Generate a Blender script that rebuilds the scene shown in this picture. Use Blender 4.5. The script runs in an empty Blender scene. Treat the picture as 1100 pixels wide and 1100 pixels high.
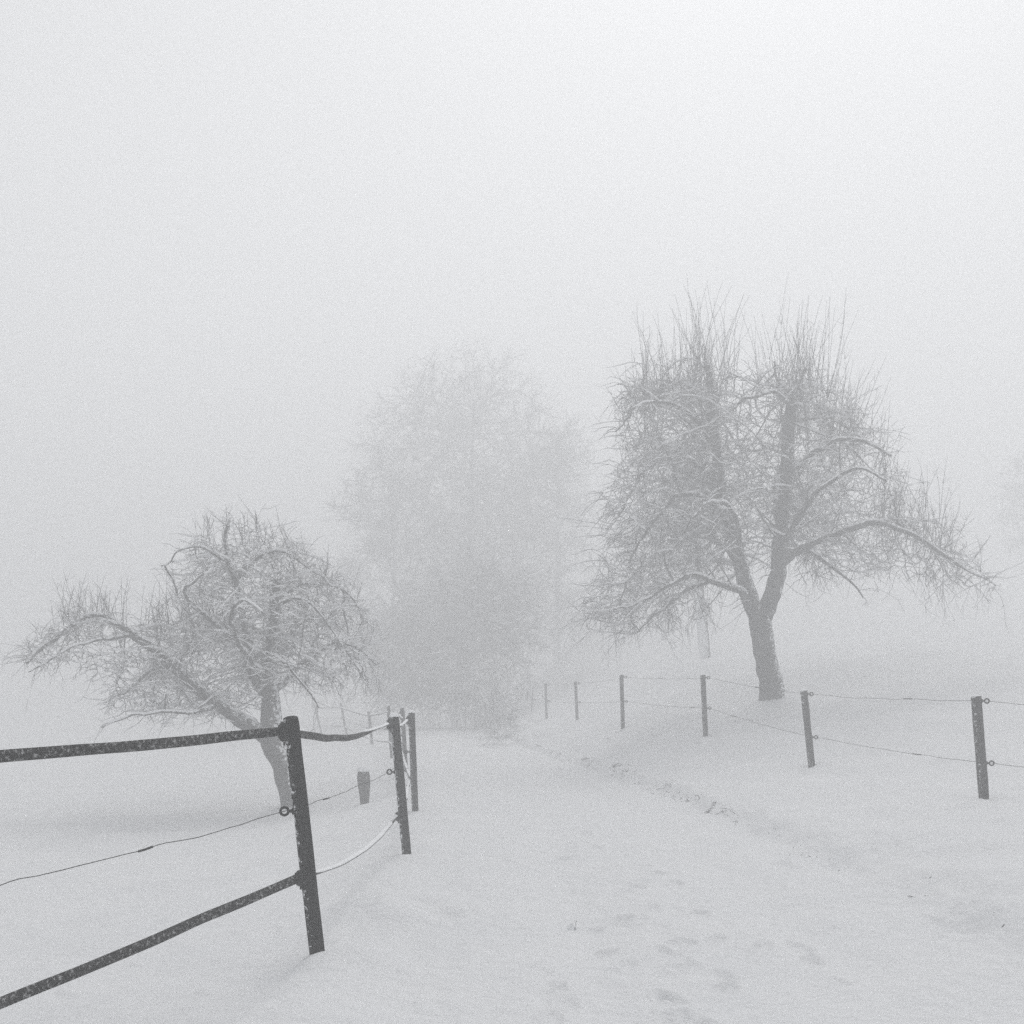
import bpy, math
import numpy as np

C = bpy.context.scene.collection
R = math.radians
F = 1100.0          # focal length in photo pixels
HOR = 745.0         # eye-level row of the photo
EYE = 1.5

def rng(s): return np.random.default_rng(s)

def at(px, py, d):
    """world point seen at photo pixel (px,py) at distance d in front of the eye"""
    return np.array([(px - 550.0) / F * d, d, EYE - (py - HOR) / F * d])

# ------------------------------------------------------------------ tags
def tag(o, label=None, cat=None, group=None, kind=None):
    if label: o['label'] = label
    if cat: o['category'] = cat
    if group: o['group'] = group
    if kind: o['kind'] = kind
    return o

def empty(name, loc, **k):
    o = bpy.data.objects.new(name, None)
    o.empty_display_size = 0.2
    C.objects.link(o)
    o.location = [float(v) for v in loc]
    return tag(o, **k)

def make_obj(name, verts, faces, mat, parent=None, smooth=True):
    """faces: (n,4) or (n,3) int array, or a list of such arrays; verts in world space"""
    if not isinstance(faces, (list, tuple)): faces = [faces]
    faces = [np.asarray(f, dtype=np.int32) for f in faces if len(f)]
    verts = np.asarray(verts, dtype=np.float32)
    off = np.zeros(3, dtype=np.float32)
    if parent is not None:
        p = parent
        while p is not None:
            off += np.array(p.location, dtype=np.float32); p = p.parent
    else:
        pass
    me = bpy.data.meshes.new(name)
    v = verts - off
    me.vertices.add(len(v)); me.vertices.foreach_set('co', v.ravel())
    loops = np.concatenate([f.ravel() for f in faces])
    tot = np.concatenate([np.full(len(f), f.shape[1], dtype=np.int32) for f in faces])
    st = np.concatenate([[0], np.cumsum(tot)[:-1]]).astype(np.int32)
    me.loops.add(len(loops)); me.loops.foreach_set('vertex_index', loops)
    me.polygons.add(len(tot)); me.polygons.foreach_set('loop_start', st)
    me.polygons.foreach_set('loop_total', tot)
    me.polygons.foreach_set('use_smooth', np.full(len(tot), smooth, dtype=bool))
    me.update(calc_edges=True)
    me.materials.append(mat)
    o = bpy.data.objects.new(name, me)
    C.objects.link(o)
    if parent is not None: o.parent = parent
    return o

# ------------------------------------------------------------------ materials
def mat_new(name):
    m = bpy.data.materials.new(name); m.use_nodes = True
    nt = m.node_tree; b = nt.nodes['Principled BSDF']
    return m, nt, b

def N(nt, t, **k):
    n = nt.nodes.new(t)
    for a, v in k.items(): setattr(n, a, v)
    return n

def noise(nt, scale, detail=4, rough=0.6, vec=None):
    n = N(nt, 'ShaderNodeTexNoise'); n.inputs['Scale'].default_value = scale
    n.inputs['Detail'].default_value = detail; n.inputs['Roughness'].default_value = rough
    if vec is None:
        g = N(nt, 'ShaderNodeNewGeometry'); vec = g.outputs['Position']
    nt.links.new(vec, n.inputs['Vector'])
    return n.outputs['Fac']

def ramp(nt, fac, stops):
    r = N(nt, 'ShaderNodeValToRGB'); nt.links.new(fac, r.inputs['Fac'])
    e = r.color_ramp.elements
    while len(e) < len(stops): e.new(0.5)
    for k, (p, c) in enumerate(stops):
        e[k].position = p; e[k].color = (c[0], c[1], c[2], 1) if isinstance(c, tuple) else (c, c, c, 1)
    return r.outputs['Color']

def bump(nt, b, h, strength, dist):
    n = N(nt, 'ShaderNodeBump'); n.inputs['Strength'].default_value = strength
    n.inputs['Distance'].default_value = dist
    nt.links.new(h, n.inputs['Height']); nt.links.new(n.outputs['Normal'], b.inputs['Normal'])

def mat_snow(name, base=0.84, bumps=True):
    m, nt, b = mat_new(name)
    f = noise(nt, 1.3, 5, 0.6)
    c = ramp(nt, f, [(0.3, (base*0.955, base*0.965, base*0.98)), (0.7, (base, base*1.005, base*1.015))])
    nt.links.new(c, b.inputs['Base Color'])
    b.inputs['Roughness'].default_value = 0.75
    b.inputs['Specular IOR Level'].default_value = 0.2
    if bumps:
        h1 = noise(nt, 9, 6, 0.65); h2 = noise(nt, 75, 3, 0.6)
        a = N(nt, 'ShaderNodeMath', operation='MULTIPLY_ADD')
        nt.links.new(h2, a.inputs[0]); a.inputs[1].default_value = 0.16
        nt.links.new(h1, a.inputs[2])
        bump(nt, b, a.outputs[0], 0.9, 0.05)
    return m

def mat_bark(name, dark=0.045, light=0.10, snow=0.0, side=(-0.6, -0.4, 0.7), scale=14):
    """bark with rime/snow stuck in irregular patches on the weather side"""
    m, nt, b = mat_new(name)
    f = noise(nt, scale, 6, 0.7)
    col = ramp(nt, f, [(0.35, (dark, dark*0.99, dark*0.98)), (0.7, (light, light*0.99, light*0.97))])
    if snow > 0:
        g = N(nt, 'ShaderNodeNewGeometry')
        d = N(nt, 'ShaderNodeVectorMath', operation='DOT_PRODUCT')
        nt.links.new(g.outputs['Normal'], d.inputs[0]); d.inputs[1].default_value = side
        n2 = noise(nt, scale*1.2, 5, 0.7)
        s = N(nt, 'ShaderNodeMath', operation='MULTIPLY_ADD')
        nt.links.new(d.outputs['Value'], s.inputs[0]); s.inputs[1].default_value = 0.35
        nt.links.new(n2, s.inputs[2])
        thr = 1.0 - snow
        mk = ramp(nt, s.outputs[0], [(thr, 0.0), (min(thr + 0.06, 1), 1.0)])
        mx = N(nt, 'ShaderNodeMix', data_type='RGBA')
        nt.links.new(mk, mx.inputs['Factor']); nt.links.new(col, mx.inputs['A'])
        mx.inputs['B'].default_value = (0.8, 0.81, 0.82, 1)
        col = mx.outputs['Result']
    nt.links.new(col, b.inputs['Base Color'])
    b.inputs['Roughness'].default_value = 0.9
    b.inputs['Specular IOR Level'].default_value = 0.08
    bump(nt, b, f, 0.8, 0.02)
    return m

def mat_plain(name, c, rough=0.6, speck=0.0, speck_scale=60, light=0.75):
    m, nt, b = mat_new(name)
    f = noise(nt, speck_scale, 5, 0.75)
    if speck > 0:
        col = ramp(nt, f, [(0.3, c*0.8), (1-speck-0.03, c*1.3), (1-speck+0.03, light)])
    else:
        col = ramp(nt, f, [(0.3, c*0.75), (0.75, c*1.35)])
    nt.links.new(col, b.inputs['Base Color'])
    b.inputs['Roughness'].default_value = rough
    b.inputs['Specular IOR Level'].default_value = 0.12
    return m

M_SNOW = mat_snow('snow_ground')
M_PATH = mat_snow('snow_path', 0.84)
M_TSNOW = mat_snow('snow_on_branches', 0.86, False)
M_BARK = mat_bark('bark', 0.018, 0.05, 0.24, (0.8, -0.25, 0.5))
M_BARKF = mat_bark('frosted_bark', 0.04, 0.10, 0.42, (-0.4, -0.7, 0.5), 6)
M_TWIG = mat_plain('twig_bark', 0.045, 0.9)
M_TWIGF = mat_plain('far_twig_bark', 0.05, 0.9)
M_POST = mat_bark('post_plastic', 0.006, 0.014, 0.20, (-0.8, -0.3, 0.4), 30)
M_POSTR = mat_bark('post_wood', 0.018, 0.04, 0.17, (-0.7, -0.4, 0.4), 30)
M_RIB = mat_plain('fence_ribbon', 0.012, 0.7, 0.43, 58, 0.30)
M_BLACK = mat_plain('insulator_black', 0.008, 0.6)
M_WIRE = mat_plain('fence_wire', 0.03, 0.6)
M_STAKE = mat_bark('weathered_wood', 0.05, 0.12, 0.25, (0.3, -0.3, 0.8), 12)
M_GRASS = mat_plain('dead_grass', 0.10, 0.9)

# ------------------------------------------------------------------ terrain
def table(ys, vs, smooth=1.2):
    g = np.arange(-30, 130, 0.1)
    v = np.interp(g, ys, vs)
    k = np.exp(-0.5*(np.arange(-40, 41)*0.1/smooth)**2); k /= k.sum()
    v = np.convolve(np.pad(v, 40, mode='edge'), k, mode='valid')
    return lambda y: np.interp(y, g, v)

XR = table([-10, 5.8, 7.67, 9.7, 13.2, 15.7, 19, 23.6, 30, 36, 43, 60, 90], [3.05, 2.95, 2.86, 2.68, 2.46, 2.14, 1.65, 1.07, 0.25, -0.5, -1.4, -3.5, -7])
XL = table([-10, 0, 13, 16, 20, 24, 33, 43, 60, 90], [-0.6, -0.5, -0.55, -0.8, -1.5, -2.2, -3.7, -5.6, -10, -20])
KR = table([-10, 5, 11, 15, 19, 23, 30, 36, 60], [0.08, 0.08, 0.085, 0.115, 0.32, 0.48, 0.45, 0.34, 0.3])

def sstep(a, b, x):
    t = np.clip((x - a)/(b - a), 0, 1); return t*t*(3 - 2*t)

def vnoise(x, y, seed=0):
    """smooth value noise"""
    xi = np.floor(x).astype(np.int64); yi = np.floor(y).astype(np.int64)
    fx = x - xi; fy = y - yi
    fx = fx*fx*(3-2*fx); fy = fy*fy*(3-2*fy)
    def h(a, b):
        n = (a*374761393 + b*668265263 + seed*982451653) & 0xffffffff
        n = ((n ^ (n >> 13))*1274126177) & 0xffffffff
        return ((n ^ (n >> 16)) & 0xffff)/32767.5 - 1
    return ((h(xi, yi)*(1-fx) + h(xi+1, yi)*fx)*(1-fy) + (h(xi, yi+1)*(1-fx) + h(xi+1, yi+1)*fx)*fy)

MOUNDS = [  # x, y, radius, height : drifts at the feet of posts, trees and lumps on the verge
    (-0.93, 5.55, 0.30, 0.07), (-1.35, 5.5, 0.25, -0.05), (-0.86, 9.3, 0.25, 0.035),
    (5.6, 21.9, 0.8, 0.16), (-3.85, 18.0, 0.6, 0.05), (5.35, 10.0, 0.7, 0.04), (4.2, 14.5, 0.4, -0.03),
    (-0.62, 7.4, 0.24, 0.09), (-0.42, 7.05, 0.12, -0.07), (-0.76, 6.9, 0.2, 0.08), (-1.1, 7.2, 0.3, 0.06), (-0.25, 8.3, 0.3, 0.03),
    (3.5, 7.5, 0.5, 0.06), (4.3, 8.6, 0.6, 0.05), (3.9, 10.4, 0.4, -0.04), (3.9, 6.0, 0.7, 0.08), (5.2, 9.0, 0.35, -0.05),
    (6.2, 22.5, 2.2, -0.36), (6.4, 34, 2.5, -0.4), (-4.2, 18, 3.2, -0.12), (2.1, 19.4, 1.2, 0.05), (3.0, 20.8, 0.5, 0.12), (4.1, 21.2, 0.5, 0.10), (-1.0, 5.72, 0.08, -0.03), (-0.97, 9.4, 0.08, -0.03), (5.06, 11.0, 0.10, -0.04), (4.3, 14.8, 0.1, -0.04), (5.25, 10.9, 0.16, 0.05), (4.5, 14.75, 0.15, 0.04),
]

def hbase(x, y):
    xr = XR(y) + 0.10*vnoise(y*1.3, y*0 + 3.1, 5) + 0.05*vnoise(y*4.1, y*0 + 7, 6)
    xl = XL(y)
    dr = x - xr; dl = xl - x
    drp = np.maximum(dr, 0); dlp = np.maximum(dl, 0)
    step = (0.12 + 0.05*vnoise(y*0.8, y*0+1.5, 9))*sstep(-0.03, 0.42 - 0.31*sstep(8, 14, y), dr)
    z = step + KR(y)*(-np.logaddexp(-drp*2.2, -2.6*2.2)/2.2 + 0.0)*sstep(0, 0.6, dr)
    z = z + 0.10*np.maximum(dr - 2.6, 0)*sstep(2.6, 5, dr)
    z = z + 0.10*np.maximum(y - 20, 0)*sstep(1.2, 5.0, dr)*sstep(-1.5, 7, x)
    # left verge and field
    w = sstep(4, 14, y)
    z = z + 0.07*np.exp(-((dl - 0.45)/0.3)**2)*(1 - 0.6*w)
    z = z - (w*0.42 + (1 - w)*0.25)*sstep(0.4, 3.2, dl) - 0.025*np.maximum(dl - 2, 0)*sstep(2, 4, dl)
    # far hills level off
    z = np.where(z > 7, 7 + 5*(1 - np.exp(-(z - 7)/5)), z)
    z = np.where(z < -2, -2 - 2*(1 - np.exp((z + 2)/2)), z)
    # wheel ruts in the track
    mid = 0.5*(xr + xl); half = 0.5*(xr - xl)
    for s in (-0.42, 0.40):
        c = mid + s*half
        z = z - (0.034 + 0.012*vnoise(y*1.7, y*0, 51))*np.exp(-((x - c)/0.2)**2)
    off = sstep(-0.3, 0.4, np.maximum(dr, dl))
    z = z + (0.04 + 0.035*off)*(1 - 0.75*sstep(1.0, 2.5, dl))*vnoise(x*0.35, y*0.35, 1) + (0.010 + 0.03*off)*vnoise(x*1.1, y*1.1, 2)
    z = z + (0.007 + 0.009*off)*vnoise(x*3.1, y*2.6, 3) + 0.007*vnoise(x*8.3, y*7.1, 4)
    rough = np.exp(-((dr - 0.12)/0.28)**2)
    z = z + rough*(0.045*vnoise(x*4.7, y*3.3, 11) + 0.028*vnoise(x*12, y*9, 12))
    crust = np.clip(vnoise(x*5.3 + 2*vnoise(x*1.7, y*1.7, 8), y*3.4, 41) - 0.35, 0, 1)
    z = z + (0.012 + 0.035*off)*crust
    for mx, my, mr, mh in MOUNDS:
        z = z + mh*np.exp(-(((x - mx)**2 + (y - my)**2)/mr**2))
    return z

def H(x, y):
    return float(hbase(np.array([float(x)]), np.array([float(y)]))[0])

FOOT_PX = [(652,932),(661,944),(672,956),(684,952),(688,946),(692,928),(726,948),(700,974),(670,984),(679,991),(686,985),
           (752,978),(708,992),(722,1011),(738,1007),(714,1019),(768,1006),(728,1028),(742,1036),(726,1037),(675,1029),
           (780,1045),(782,1058),(712,1068),(722,1070),(714,1090),(730,1090),(744,1091),(760,1100),(600,1056),(592,1090),
           (608,1073),(708,938),(640,990),(651,1015),(820,1014),(860,1012),(874,1026),(900,1050),(840,930),(850,934),
           (618,905),(630,895),(605,918),(640,910)]
def prints():
    g = rng(4); out = []
    for px, py in FOOT_PX:
        y = 1.5*F/(py - HOR); x = (px - 550)/F*y
        out.append((x, y, g.uniform(0.04, 0.058), g.uniform(0.07, 0.12), g.uniform(-0.6, 0.4), g.uniform(0.014, 0.032)))
    for k in range(60):   # older, half filled prints further up and down the track
        y = g.uniform(1.5, 22); x = 0.45 + g.normal(0, 0.5) - 0.02*y
        out.append((x, y, g.uniform(0.04, 0.07), g.uniform(0.09, 0.15), g.uniform(-0.5, 0.5), g.uniform(0.004, 0.009)))
    return out
PRINTS = prints()

def hpath(x, y):
    z = hbase(x, y)
    for fx, fy, a, b, th, dep in PRINTS:
        sel = (np.abs(x - fx) < 0.4) & (np.abs(y - fy) < 0.4)
        if not sel.any(): continue
        dx = x[sel] - fx; dy = y[sel] - fy
        u = (dx*math.cos(th) + dy*math.sin(th))/a; v = (-dx*math.sin(th) + dy*math.cos(th))/b
        r2 = u*u + v*v
        rim = 1 + 0.5*vnoise(dx*40 + fx*9, dy*30, 3)
        z[sel] += -dep*np.exp(-(r2**3)) + 0.30*dep*rim*np.exp(-((np.sqrt(r2) - 1.35)/0.25)**2)
    z = z + 0.003*vnoise(x*22, y*19, 31) + 0.005*vnoise(x*13, y*6, 32)
    return z

def grid_faces(nu, nv, wrap=False):
    i = np.arange(nu - 1)[:, None]; j = np.arange(nv if wrap else nv - 1)[None, :]
    j2 = (j + 1) % nv
    return np.stack([i*nv + j, i*nv + j2, (i+1)*nv + j2, (i+1)*nv + j], -1).reshape(-1, 4)

def build_ground():
    dr_ = 0.0095
    nr = int(math.log(420/0.8)/dr_)
    rad = 0.8*np.exp(np.arange(nr + 1)*dr_)
    a1 = np.linspace(R(-36), R(36), 560)            # ahead (0 = +Y), fine
    a2 = np.linspace(R(36), R(324), 120)[1:-1]      # round the back, coarse
    ang = np.concatenate([a1, a2])
    rr, aa = np.meshgrid(rad, ang, indexing='ij')
    x = (rr*np.sin(aa)).ravel(); y = (rr*np.cos(aa)).ravel()
    z = hbase(x, y)
    ins = np.minimum(XR(y) + 0.05 - x, x - (XL(y) - 0.05))
    z = z - 0.06*sstep(0.10, 0.30, ins)*(y < 70)*(y > -5.5)
    v = np.stack([x, y, z], -1)
    f = grid_faces(nr + 1, len(ang), True)[:, ::-1]
    n = len(v)
    v = np.vstack([v, [[0, 0, H(0, 0) - 0.06]]])
    j = np.arange(len(ang))
    cap = np.stack([np.full(len(ang), n), (j + 1) % len(ang), j], -1)
    o = make_obj('ground', v, [f, cap], M_SNOW)
    tag(o, kind='structure')

def build_path():
    ys = [-6.0]
    while ys[-1] < 75:
        y = ys[-1]
        ys.append(y + (0.09 if y < 3.4 else max(0.016, 0.0042*y if y < 30 else 0.01*y)))
    ys = np.array(ys); nt = 230
    t = np.linspace(0, 1, nt)
    yy, tt = np.meshgrid(ys, t, indexing='ij')
    xl = XL(yy) - 0.05; xr = XR(yy) + 0.05
    xx = xl + (xr - xl)*tt
    x = xx.ravel(); y = yy.ravel()
    z = hpath(x, y) + 0.004
    e = np.minimum((xr - xx), (xx - xl)).ravel()
    z = z - 0.05*(1 - sstep(0.0, 0.12, e))
    o = make_obj('path', np.stack([x, y, z], -1), grid_faces(len(ys), nt)[:, ::-1], M_PATH)
    tag(o, kind='structure')

# ------------------------------------------------------------------ tubes
REF = np.array([0.31, 0.87, 0.38]); REF /= np.linalg.norm(REF)
class Acc:
    def __init__(s): s.v = []; s.f = []; s.t = []; s.n = 0
    def add(s, v, f, tri=False):
        s.v.append(v.reshape(-1, 3)); (s.t if tri else s.f).append(f + s.n); s.n += len(v.reshape(-1, 3))
    def build(s, name, mat, parent=None, smooth=True):
        if not s.v: return None
        fs = []
        if s.f: fs.append(np.concatenate(s.f))
        if s.t: fs.append(np.concatenate(s.t))
        return make_obj(name, np.concatenate(s.v), fs, mat, parent, smooth)

def frames(P):
    T = np.empty_like(P)
    T[:, 1:-1] = P[:, 2:] - P[:, :-2]; T[:, 0] = P[:, 1] - P[:, 0]; T[:, -1] = P[:, -1] - P[:, -2]
    T /= np.linalg.norm(T, axis=-1, keepdims=True) + 1e-9
    U = np.cross(T, REF); U /= np.linalg.norm(U, axis=-1, keepdims=True) + 1e-9
    V = np.cross(T, U)
    return T, U, V

def tubes(acc, P, Rd, sides=3, rough=0.0, seed=0, cap=False, squash=None):
    """P (N,K,3), Rd (N,K): N tubes of K rings"""
    n, k, _ = P.shape
    T, U, V = frames(P)
    a = np.arange(sides)/sides*2*math.pi
    rad = Rd[:, :, None]*np.ones(sides)
    if rough:
        q = P[:, :, None, :] + rad[..., None]*(np.cos(a)[:, None]*U[:, :, None] + np.sin(a)[:, None]*V[:, :, None])
        nz = vnoise(q[..., 0]*9 + q[..., 1]*5, q[..., 2]*5, seed) + 0.6*vnoise(q[..., 0]*23 + q[..., 1]*17, q[..., 2]*11, seed + 1)
        rad = rad*(1 + rough*nz)
    v = P[:, :, None, :] + rad[..., None]*(np.cos(a)[:, None]*U[:, :, None] + np.sin(a)[:, None]*V[:, :, None])
    if squash is not None:   # snow: flatten the underside onto the branch
        pass
    base = (np.arange(n)*k*sides)[:, None, None]
    i = (np.arange(k - 1)*sides)[None, :, None]; j = np.arange(sides)[None, None, :]; j2 = (j + 1) % sides
    f = np.stack([base+i+j, base+i+j2, base+i+sides+j2, base+i+sides+j], -1).reshape(-1, 4)
    nv0 = acc.n
    acc.add(v, f)
    if cap:
        for e in (0, k - 1):
            c = P[:, e]
            b2 = (np.arange(n)*k*sides + e*sides)[:, None] + nv0 - acc.n
            jj = np.arange(sides)[None, :]
            tri = np.stack([b2 + jj, b2 + (jj+1) % sides, np.broadcast_to(np.arange(n)[:, None], (n, sides))], -1).reshape(-1, 3)
            acc.add(c, tri, True)

def cover(P, seed):
    return 0.5 + 0.5*np.sin(P[..., 0]*7.3 + seed)*np.sin(P[..., 2]*6.1 + seed*2)*np.sin(P[..., 1]*5.7) \
        + 0.35*np.sin(P[..., 0]*31 + P[..., 2]*27 + P[..., 1]*19 + seed)

def snow_on(acc, P, Rd, seed, thick=0.007, amount=0.5, sides=4, wide=0.75):
    """settled snow: a second tube riding on the upper side, gone where steep or shaken off"""
    T, U, V = frames(P)
    flat = 1 - np.abs(T[..., 2])
    k = np.clip((cover(P, seed) - (1 - amount) + 0.25)*2.5, 0, 1)*np.clip(flat*2.4 - 0.25, 0, 1)
    rs = (Rd*wide + thick)*k
    rs[:, 0] *= 0.3; rs[:, -1] *= 0.3
    rs = np.maximum(rs, 1e-4)
    Q = P.copy()
    Q[..., 2] += np.where(rs > 1e-3, Rd*0.62 + thick*0.35, 0)
    m = rs.max(axis=1) > 0.002
    if m.any(): tubes(acc, Q[m], rs[m], sides)

def spline(pts, step):
    """Catmull-Rom through rows of (x,y,z,r)"""
    p = np.asarray(pts, float)
    p = np.vstack([2*p[0]-p[1], p, 2*p[-1]-p[-2]])
    out = []
    for i in range(1, len(p)-2):
        L = np.linalg.norm(p[i+1, :3]-p[i, :3]); n = max(2, int(L/step))
        t = (np.arange(n)/n)[:, None]
        a, b, c, d = p[i-1], p[i], p[i+1], p[i+2]
        out.append(0.5*((2*b) + (c-a)*t + (2*a-5*b+4*c-d)*t*t + (3*b-a-3*c+d)*t**3))
    out.append(p[-2][None])
    return np.vstack(out)

def grow(g, start, d, length, r0, K, curl, grav, rtip=0.3, up=0.0):
    """N random walking shoots with K points"""
    n = len(start)
    P = np.empty((n, K, 3)); P[:, 0] = start
    d = d/(np.linalg.norm(d, axis=1, keepdims=True) + 1e-9)
    bend = g.normal(0, curl*0.5, (n, 3))
    st = (length/(K-1))[:, None]
    for k in range(1, K):
        d = d + bend + g.normal(0, curl, (n, 3))
        d[:, 2] += grav
        d /= np.linalg.norm(d, axis=1, keepdims=True)
        P[:, k] = P[:, k-1] + d*st
    t = np.linspace(0, 1, K)[None]
    return P, r0[:, None]*(1 - (1-rtip)*t)

# ------------------------------------------------------------------ space colonisation
def colonise(g, nodes, pts, step, kill, infl, iters, jitter=0.3, trop=0.0):
    pos = [p for p in nodes]; par = [-1]*len(nodes); nch = [0]*len(nodes)
    A = pts.copy()
    NP = np.array(pos)
    near = np.empty(len(A), int); nd = np.empty(len(A))
    for s in range(0, len(A), 400):
        dd = np.linalg.norm(A[s:s+400, None] - NP[None], axis=2)
        near[s:s+400] = dd.argmin(1); nd[s:s+400] = dd.min(1)
    for it in range(iters):
        m = nd < infl
        if not m.any(): break
        idx = near[m]
        dv = A[m] - NP[idx]; dv /= np.linalg.norm(dv, axis=1, keepdims=True) + 1e-9
        uq, inv = np.unique(idx, return_inverse=True)
        acc = np.zeros((len(uq), 3)); np.add.at(acc, inv, dv)
        ok = np.array([nch[u] < 3 for u in uq])
        uq = uq[ok]; acc = acc[ok]
        if len(uq) == 0: break
        acc /= np.linalg.norm(acc, axis=1, keepdims=True) + 1e-9
        acc += g.normal(0, jitter, acc.shape); acc[:, 2] += trop
        # keep some of the direction the branch came with
        for i, u in enumerate(uq):
            if par[u] >= 0:
                v = pos[u] - pos[par[u]]; acc[i] += 0.5*v/(np.linalg.norm(v)+1e-9)
        acc /= np.linalg.norm(acc, axis=1, keepdims=True) + 1e-9
        new = NP[uq] + acc*step
        base = len(pos)
        for i, u in enumerate(uq):
            pos.append(new[i]); par.append(int(u)); nch[u] += 1; nch.append(0)
        NP = np.vstack([NP, new])
        for s in range(0, len(A), 2000):
            dd = np.linalg.norm(A[s:s+2000, None] - new[None], axis=2)
            mi = dd.argmin(1); mv = dd[np.arange(len(dd)), mi]
            b = mv < nd[s:s+2000]
            near[s:s+2000][b] = mi[b] + base; nd[s:s+2000][b] = mv[b]
        keep = nd > kill
        A = A[keep]; near = near[keep]; nd = nd[keep]
        if len(A) == 0: break
    return NP, np.array(par)

def chains_of(NP, par, n0, tip, expo, rmax):
    n = len(NP)
    acc = np.zeros(n); ch = [[] for _ in range(n)]
    for i in range(n-1, n0-1, -1):
        if acc[i] == 0: acc[i] = tip**expo
        acc[par[i]] += acc[i]; ch[par[i]].append(i)
    rad = np.minimum(acc**(1/expo), rmax)
    chains = []
    stack = [(p, c) for p in range(n0) for c in ch[p]]
    while stack:
        p, c = stack.pop()
        seq = [p, c]; cur = c
        while ch[cur]:
            kids = sorted(ch[cur], key=lambda k: -acc[k])
            for o in kids[1:]: stack.append((cur, o))
            cur = kids[0]; seq.append(cur)
        chains.append(seq)
    return chains, rad

def ellipsoid_points(g, ells, dens, clump=0, fall=0.45):
    out = []
    for c, rx, ry, rz, w in ells:
        n = int(w*dens*4.19*rx*ry*rz)
        q = g.normal(0, 1, (n, 3)); q /= np.linalg.norm(q, axis=1, keepdims=True)
        q *= (g.random((n, 1))**fall)
        p = np.array(c) + q*np.array([rx, ry, rz])
        if clump > 0:
            nz = vnoise(p[:, 0]*clump + p[:, 1]*0.6*clump, p[:, 2]*clump + p[:, 1]*0.4*clump, 71)
            p = p[nz > g.uniform(-1.0, 0.55, len(p))]
        out.append(p)
    return np.vstack(out)

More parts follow.
